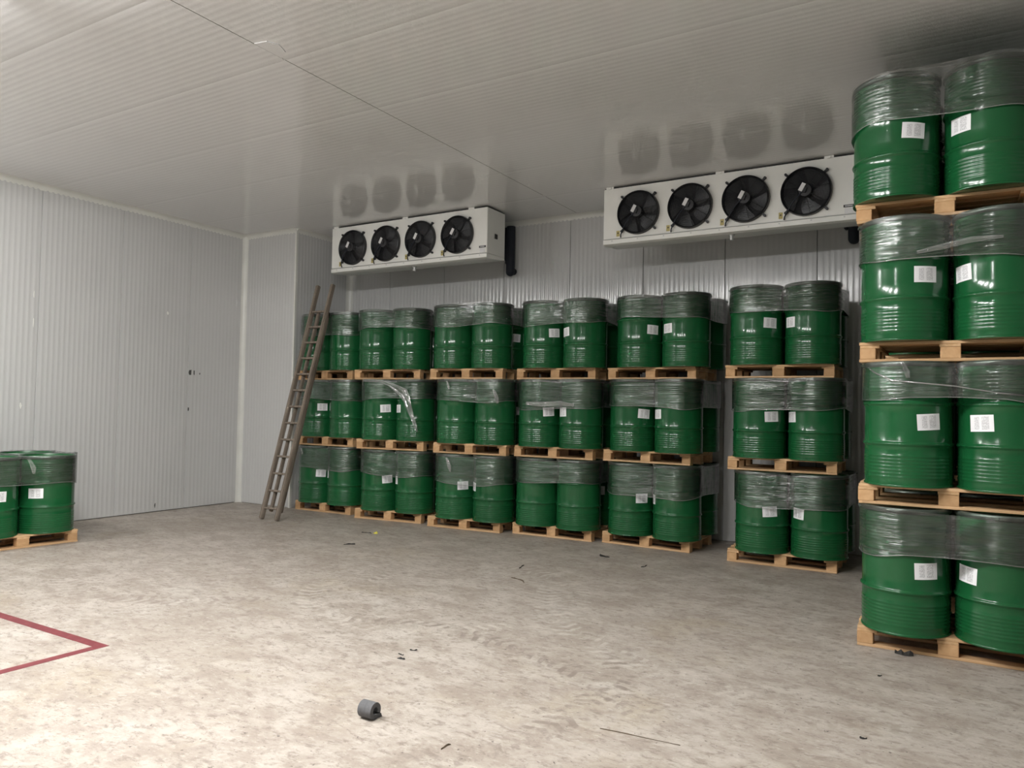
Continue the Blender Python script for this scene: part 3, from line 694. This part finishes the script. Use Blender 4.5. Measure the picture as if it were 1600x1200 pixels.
# ------------------------------------------------------------------ floor marking and litter
x0, y1 = -4.979, 3.061; wv = 0.075
tp = MB().add([(x0, y1, 0.0015), (-9.2, y1, 0.0015), (-9.2, y1 - wv, 0.0015), (x0 - wv, y1 - wv, 0.0015), (x0 - wv - 0.06, 0.4, 0.0015), (x0 - 0.06, 0.4, 0.0015)],
              [(0, 1, 2, 3), (0, 3, 4, 5)])
tp.add([(a, b, 0.0) for a, b, _ in tp.v[:6]], [(0, 5, 4, 3, 2, 1)]); tp.f += [(i, (i + 1) % 6, (i + 1) % 6 + 6, i + 6) for i in range(6)]
o = link('floor_tape', tp.mesh('floor_tape', 'tape_red')); tag(o, 'red floor marking line meeting in a corner at the left', 'floor marking')

# curled foam pipe-insulation offcut: thick C-section with one lip unrolled on the floor
vs = []; fs = []; n = 22; Lf = 0.088; ri, ro = 0.020, 0.044
sec = []
for i in range(n + 1):
    a = math.radians(-66 - 322 * i / n)
    sec.append(((math.cos(a) * ro, math.sin(a) * ro), (math.cos(a) * ri, math.sin(a) * ri)))
# flared lip
sec = [((0.054, -0.044), (0.046, -0.024)), ((0.032, -0.0435), (0.028, -0.0215))] + sec
for (po, pi_) in sec:
    for xx in (0, Lf): vs += [(xx, po[0], po[1] + 0.044), (xx, pi_[0], pi_[1] + 0.044)]
for i in range(len(sec) - 1):
    a = 4 * i; b = a + 4
    fs += [(a, b, b + 2, a + 2), (a + 1, a + 3, b + 3, b + 1), (a, a + 1, b + 1, b), (a + 2, b + 2, b + 3, a + 3)]
fs += [(0, 2, 3, 1), (len(vs) - 4, len(vs) - 3, len(vs) - 1, len(vs) - 2)]
fm = me_from('foam_offcut', vs, fs, 'foam_grey')
bm = bmesh.new(); bm.from_mesh(fm); bmesh.ops.remove_doubles(bm, verts=bm.verts, dist=1e-5); bmesh.ops.recalc_face_normals(bm, faces=bm.faces); bm.to_mesh(fm); bm.free(); autosmooth(fm, 0.7)
o = link('foam_offcut', fm, None, (-2.765, 3.125, 0.001), (0, 0, 0.02)); tag(o, 'grey curled foam pipe sleeve offcut lying on the floor', 'foam offcut')

def scrap(x, y, l, wd, ang, m, label, name='floor_scrap', hgt=0.006, seed=0, curve=0.15):
    rr = random.Random(seed + int(x * 100)); n = 7; vs = []
    for i in range(n):
        u = i / (n - 1); ww = wd * (0.35 + math.sin(u * PI) * 0.65) * rr.uniform(0.6, 1.2); xx = (u - 0.5) * l; bend = curve * l * math.sin(u * 3 + seed)
        z = hgt * (0.2 + rr.random() * 0.8)
        vs += [(xx, bend - ww / 2, 0.001), (xx, bend + ww / 2, 0.001), (xx, bend + ww * 0.1, z + 0.002)]
    fs = []
    for i in range(n - 1):
        a, b = 3 * i, 3 * i + 3
        fs += [(a, b, b + 2, a + 2), (a + 2, b + 2, b + 1, a + 1), (a + 1, b + 1, b, a)]
    fs += [(0, 2, 1), (3 * n - 3, 3 * n - 2, 3 * n - 1)]
    o = link(name, me_from(name, vs, fs, m), None, (x, y, 0), (0, 0, ang)); tag(o, label, 'litter', 'litter on the floor'); return o
scrap(-0.356, 5.975, 0.11, 0.05, 0.3, 'scrap_dark', 'black torn scrap in front of the tall stack bottom pallet', hgt=0.035, seed=2)
scrap(-6.539, 7.557, 0.055, 0.04, 0.2, 'scrap_yellow', 'tiny yellow scrap on the floor before the second stack', hgt=0.03)
scrap(-6.66, 7.52, 0.15, 0.02, 0.15, 'scrap_dark', 'thin dark splinter beside the tiny yellow scrap', hgt=0.01)
scrap(-6.277, 6.789, 0.13, 0.03, 0.9, 'scrap_dark', 'dark wood chip lying nearest the yellow scrap toward the viewer', hgt=0.015, seed=1)
scrap(-3.498, 7.968, 0.16, 0.06, -0.4, 'scrap_dark', 'dark flat chip on the floor before the fifth stack', hgt=0.015, seed=3)
scrap(-2.928, 7.70, 0.12, 0.012, 1.2, 'scrap_dark', 'thin dark twig on the floor before the gap between stacks', hgt=0.01, seed=4)
scrap(-3.973, 6.904, 0.16, 0.014, 1.5, 'scrap_dark', 'upright-looking thin dark twig before the fourth stack', hgt=0.01, seed=5)
scrap(-3.7, 6.35, 0.24, 0.016, -0.6, 'scrap_brown', 'long brown splinter in the middle of the floor', hgt=0.01, seed=6)
scrap(-3.175, 3.952, 0.055, 0.03, 0.4, 'scrap_dark', 'largest of the small dark flakes behind the foam offcut', hgt=0.01, seed=7)
scrap(-3.233, 4.02, 0.045, 0.02, 0.2, 'scrap_dark', 'dark flake left of the largest one behind the foam offcut', hgt=0.008, seed=8)
scrap(-3.22, 4.14, 0.05, 0.015, 0.8, 'scrap_dark', 'farthest of the small dark flakes behind the foam offcut', hgt=0.008, seed=9)
scrap(-0.443, 4.324, 0.035, 0.02, 0.1, 'scrap_dark', 'small dark flake on the floor in front of the tall stack', hgt=0.01, seed=10)
scrap(-0.459, 5.40, 0.03, 0.016, 0.5, 'scrap_dark', 'tiny dark speck between the tall stack and the flake before it', hgt=0.008, seed=11)
scrap(-2.173, 3.067, 0.07, 0.012, 1.3, 'scrap_brown', 'small brown twig right of the foam offcut near the picture bottom', hgt=0.008, seed=12)
scrap(-1.42, 3.70, 0.42, 0.006, 0.10, 'scrap_brown', 'long thin brown strand on the floor toward the lower right', hgt=0.004, seed=13, curve=0.01)
